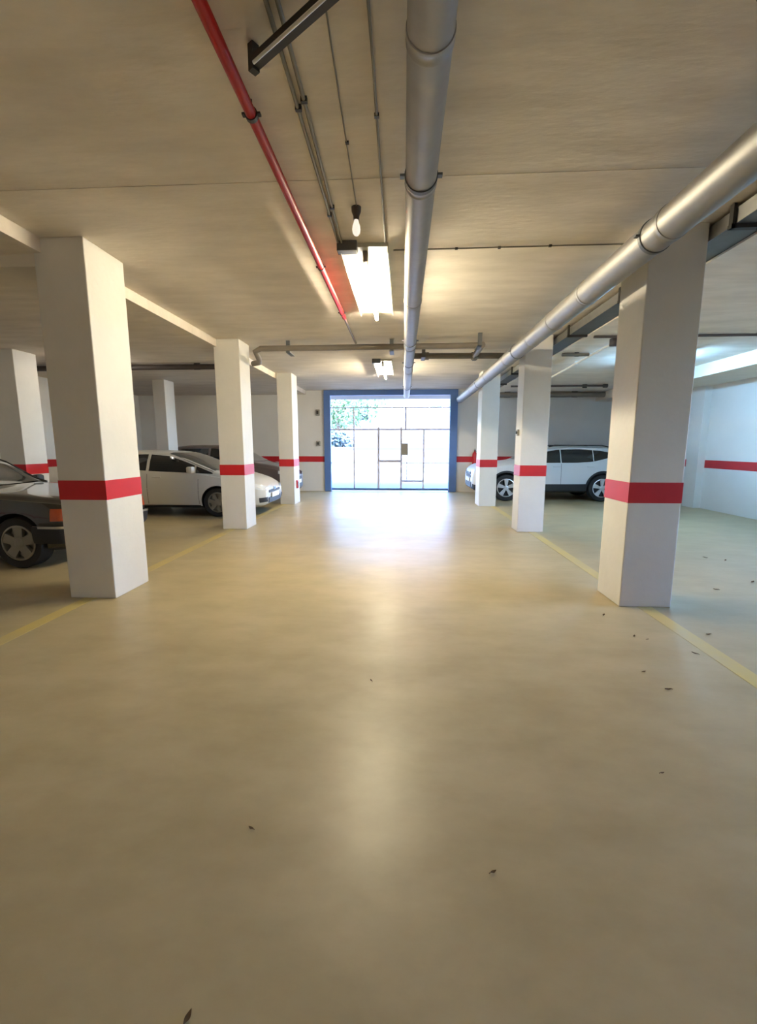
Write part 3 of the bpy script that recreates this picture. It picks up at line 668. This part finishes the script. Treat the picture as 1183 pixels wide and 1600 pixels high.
# ------------------------------------------------------------------ dry leaves and litter on the floor
def leaf(x, y, s, lab):
    a = random.uniform(0, 6.28); rows = []
    for j in range(-3, 4):
        v = j / 3; w = (1 - abs(v) ** 1.6) * .42 + .02; row = []
        for i in range(-2, 3):
            u = i / 2; px, py = v * s, u * w * s
            row.append((x + px * math.cos(a) - py * math.sin(a), y + px * math.sin(a) + py * math.cos(a), .004 + s * (.35 * u * u * .5 + .22 * v * v)))
        rows.append(row)
    o = thing('dry_leaf', lab, 'leaf', (x, y, 0), 'dry leaves on the garage floor')
    MB().grid(rows).build('blade', 'leaf_dry', o, True, fix=False)
    r = rows[0][2]
    MB().sweep([r, (r[0] - .35 * s * math.cos(a), r[1] - .35 * s * math.sin(a), .006)], .0016, 5).build('stalk', 'leaf_dry', o)
for x, y, s, lab in ((-.18, 2.44, .013, 'tiny dry leaf alone in the middle of the aisle floor'),
    (1.69, 3.58, .022, 'dry leaf on the floor just left of the nearest right pillar foot'),
    (1.73, 3.17, .018, 'dry leaf on the aisle floor left of the yellow line, before the nearest right pillar'),
    (1.80, 3.12, .012, 'tiny dry leaf beside another leaf before the nearest right pillar'),
    (2.30, 3.23, .022, 'dry leaf right of the yellow line before the nearest right pillar'),
    (2.00, 2.91, .020, 'dry leaf at the edge of the right yellow line'),
    (1.52, 2.64, .014, 'small dry leaf on the right aisle floor, left of two leaves'),
    (1.55, 2.44, .020, 'dry leaf on the right aisle floor, lower of two'),
    (1.13, 1.76, .011, 'tiny dry leaf alone on the right foreground floor'),
    (-.55, 1.39, .012, 'dry leaf on the left foreground floor'),
    (.31, 1.27, .012, 'dry leaf right of the middle of the foreground floor'),
    (3.65, 4.59, .028, 'dry leaf at the right picture edge in the right bay'),
    (3.10, 4.32, .022, 'dry leaf right of the nearest right pillar in the right bay'),
    (3.85, 5.61, .026, 'left of two dry leaves on the blue-lit right bay floor'),
    (4.01, 5.49, .026, 'right of two dry leaves on the blue-lit right bay floor'),
    (-.52, .85, .016, 'dry leaf at the bottom picture edge')):
    leaf(x, y, s, lab)

# ------------------------------------------------------------------ the yard outside
yard = struct(MB().box(-40, 40, YF + .3, 60, -.25, -.01).build('floor_yard', 'yard_paving'))
struct(MB().box(-40, XL - .2, YB - 2, YF + .3, -.25, -.01).box(XR + .2, 40, YB - 2, YF + .3, -.25, -.01).build('floor_surroundings', 'yard_paving'))
t = thing('skyshade', 'flat concrete canopy added outside the gate to block high sky light', 'skyshade', (-.4, YF + .3, 3.2))  # slab and columns added to keep high sky light off the garage floor
MB().box(-6.0, 5.2, YF + .26, YF + 3.6, 3.22, 3.42).build('slab', 'yard_wall', t)
for x in (-5.8, 5.0): MB().box(x - .12, x + .12, YF + 3.3, YF + 3.54, -.01, 3.22).build('column', 'yard_wall', t)
t = thing('boundary_wall', 'low white boundary wall across the sunny yard beyond the gate', 'wall', (0, 24, 0))
MB().box(-26, 26, 24, 24.25, -.01, 1.30).build('wall_body', 'yard_wall', t)
MB().box(-26.05, 26.05, 23.95, 24.30, 1.30, 1.38, .01).build('coping', 'yard_wall', t)
def tree(name, x, y, h, r, m, lab, n=1500, zlo=1.2, cat='tree'):
    t = thing(name, lab, cat, (x, y, 0))
    MB().sweep([(x, y, 0), (x + .08, y, h * .3), (x - .05, y + .05, h * .6), (x, y, h * .8)], [.16, .13, .10, .04], 10).build('trunk', 'bark', t, smooth=True)
    mb = MB()
    for _ in range(n):
        u = Vector((random.gauss(0, 1), random.gauss(0, 1), random.gauss(0, 1))).normalized() * (random.random() ** .4)
        p = Vector((x + u.x * r, y + u.y * r, zlo + (h - zlo) * (.5 + .5 * u.z)))
        a = Vector((random.gauss(0, 1), random.gauss(0, 1), random.gauss(0, 1))).normalized(); b = a.orthogonal().normalized(); s = random.uniform(.10, .2)
        mb.add([p - a * s, p + b * s * .5, p + a * s, p - b * s * .5], [(0, 1, 2, 3)])
    o = mb.build('foliage', m, t, fix=False); o['kind'] = 'stuff'
tree('shrub', -4.0, 26.2, 2.4, 1.15, 'leaf_dark', 'dark grey-green bush behind the boundary wall at the gate left side', 1500, .3, 'bush')
tree('garden_tree', -4.6, 31, 6.2, 3.4, 'leaf_green', 'leafy green tree seen through the upper left of the gate', 2600, 2.6)
tree('garden_tree', -12, 33, 7.0, 3.6, 'leaf_green', 'leafy green tree further left behind the boundary wall', 2200, 2.4)
t = thing('house', 'pale sunlit house beyond the boundary wall', 'house', (7, 40, 0))
MB().box(-7.0, 12, 38, 46, 0, 7.0).build('walls', 'yard_wall', t)
MB().add([(-7.5, 37.5, 7), (12.5, 37.5, 7), (12.5, 46.5, 7), (-7.5, 46.5, 7), (-7.5, 42, 9.2), (12.5, 42, 9.2)], [(0, 1, 5, 4), (2, 3, 4, 5), (0, 4, 3), (1, 2, 5), (0, 3, 2, 1)]).build('roof', 'roof_tile', t)
for x in (-4.0, -1.0, 2.2, 5.4, 8.6):
    w = MB().box(x, x + 1.1, 37.95, 38.02, 3.6, 5.0).build('window', 'pale_plastic', t); MB().box(x + .08, x + 1.02, 37.93, 37.96, 3.68, 4.92).build('pane', 'car_glass', w)
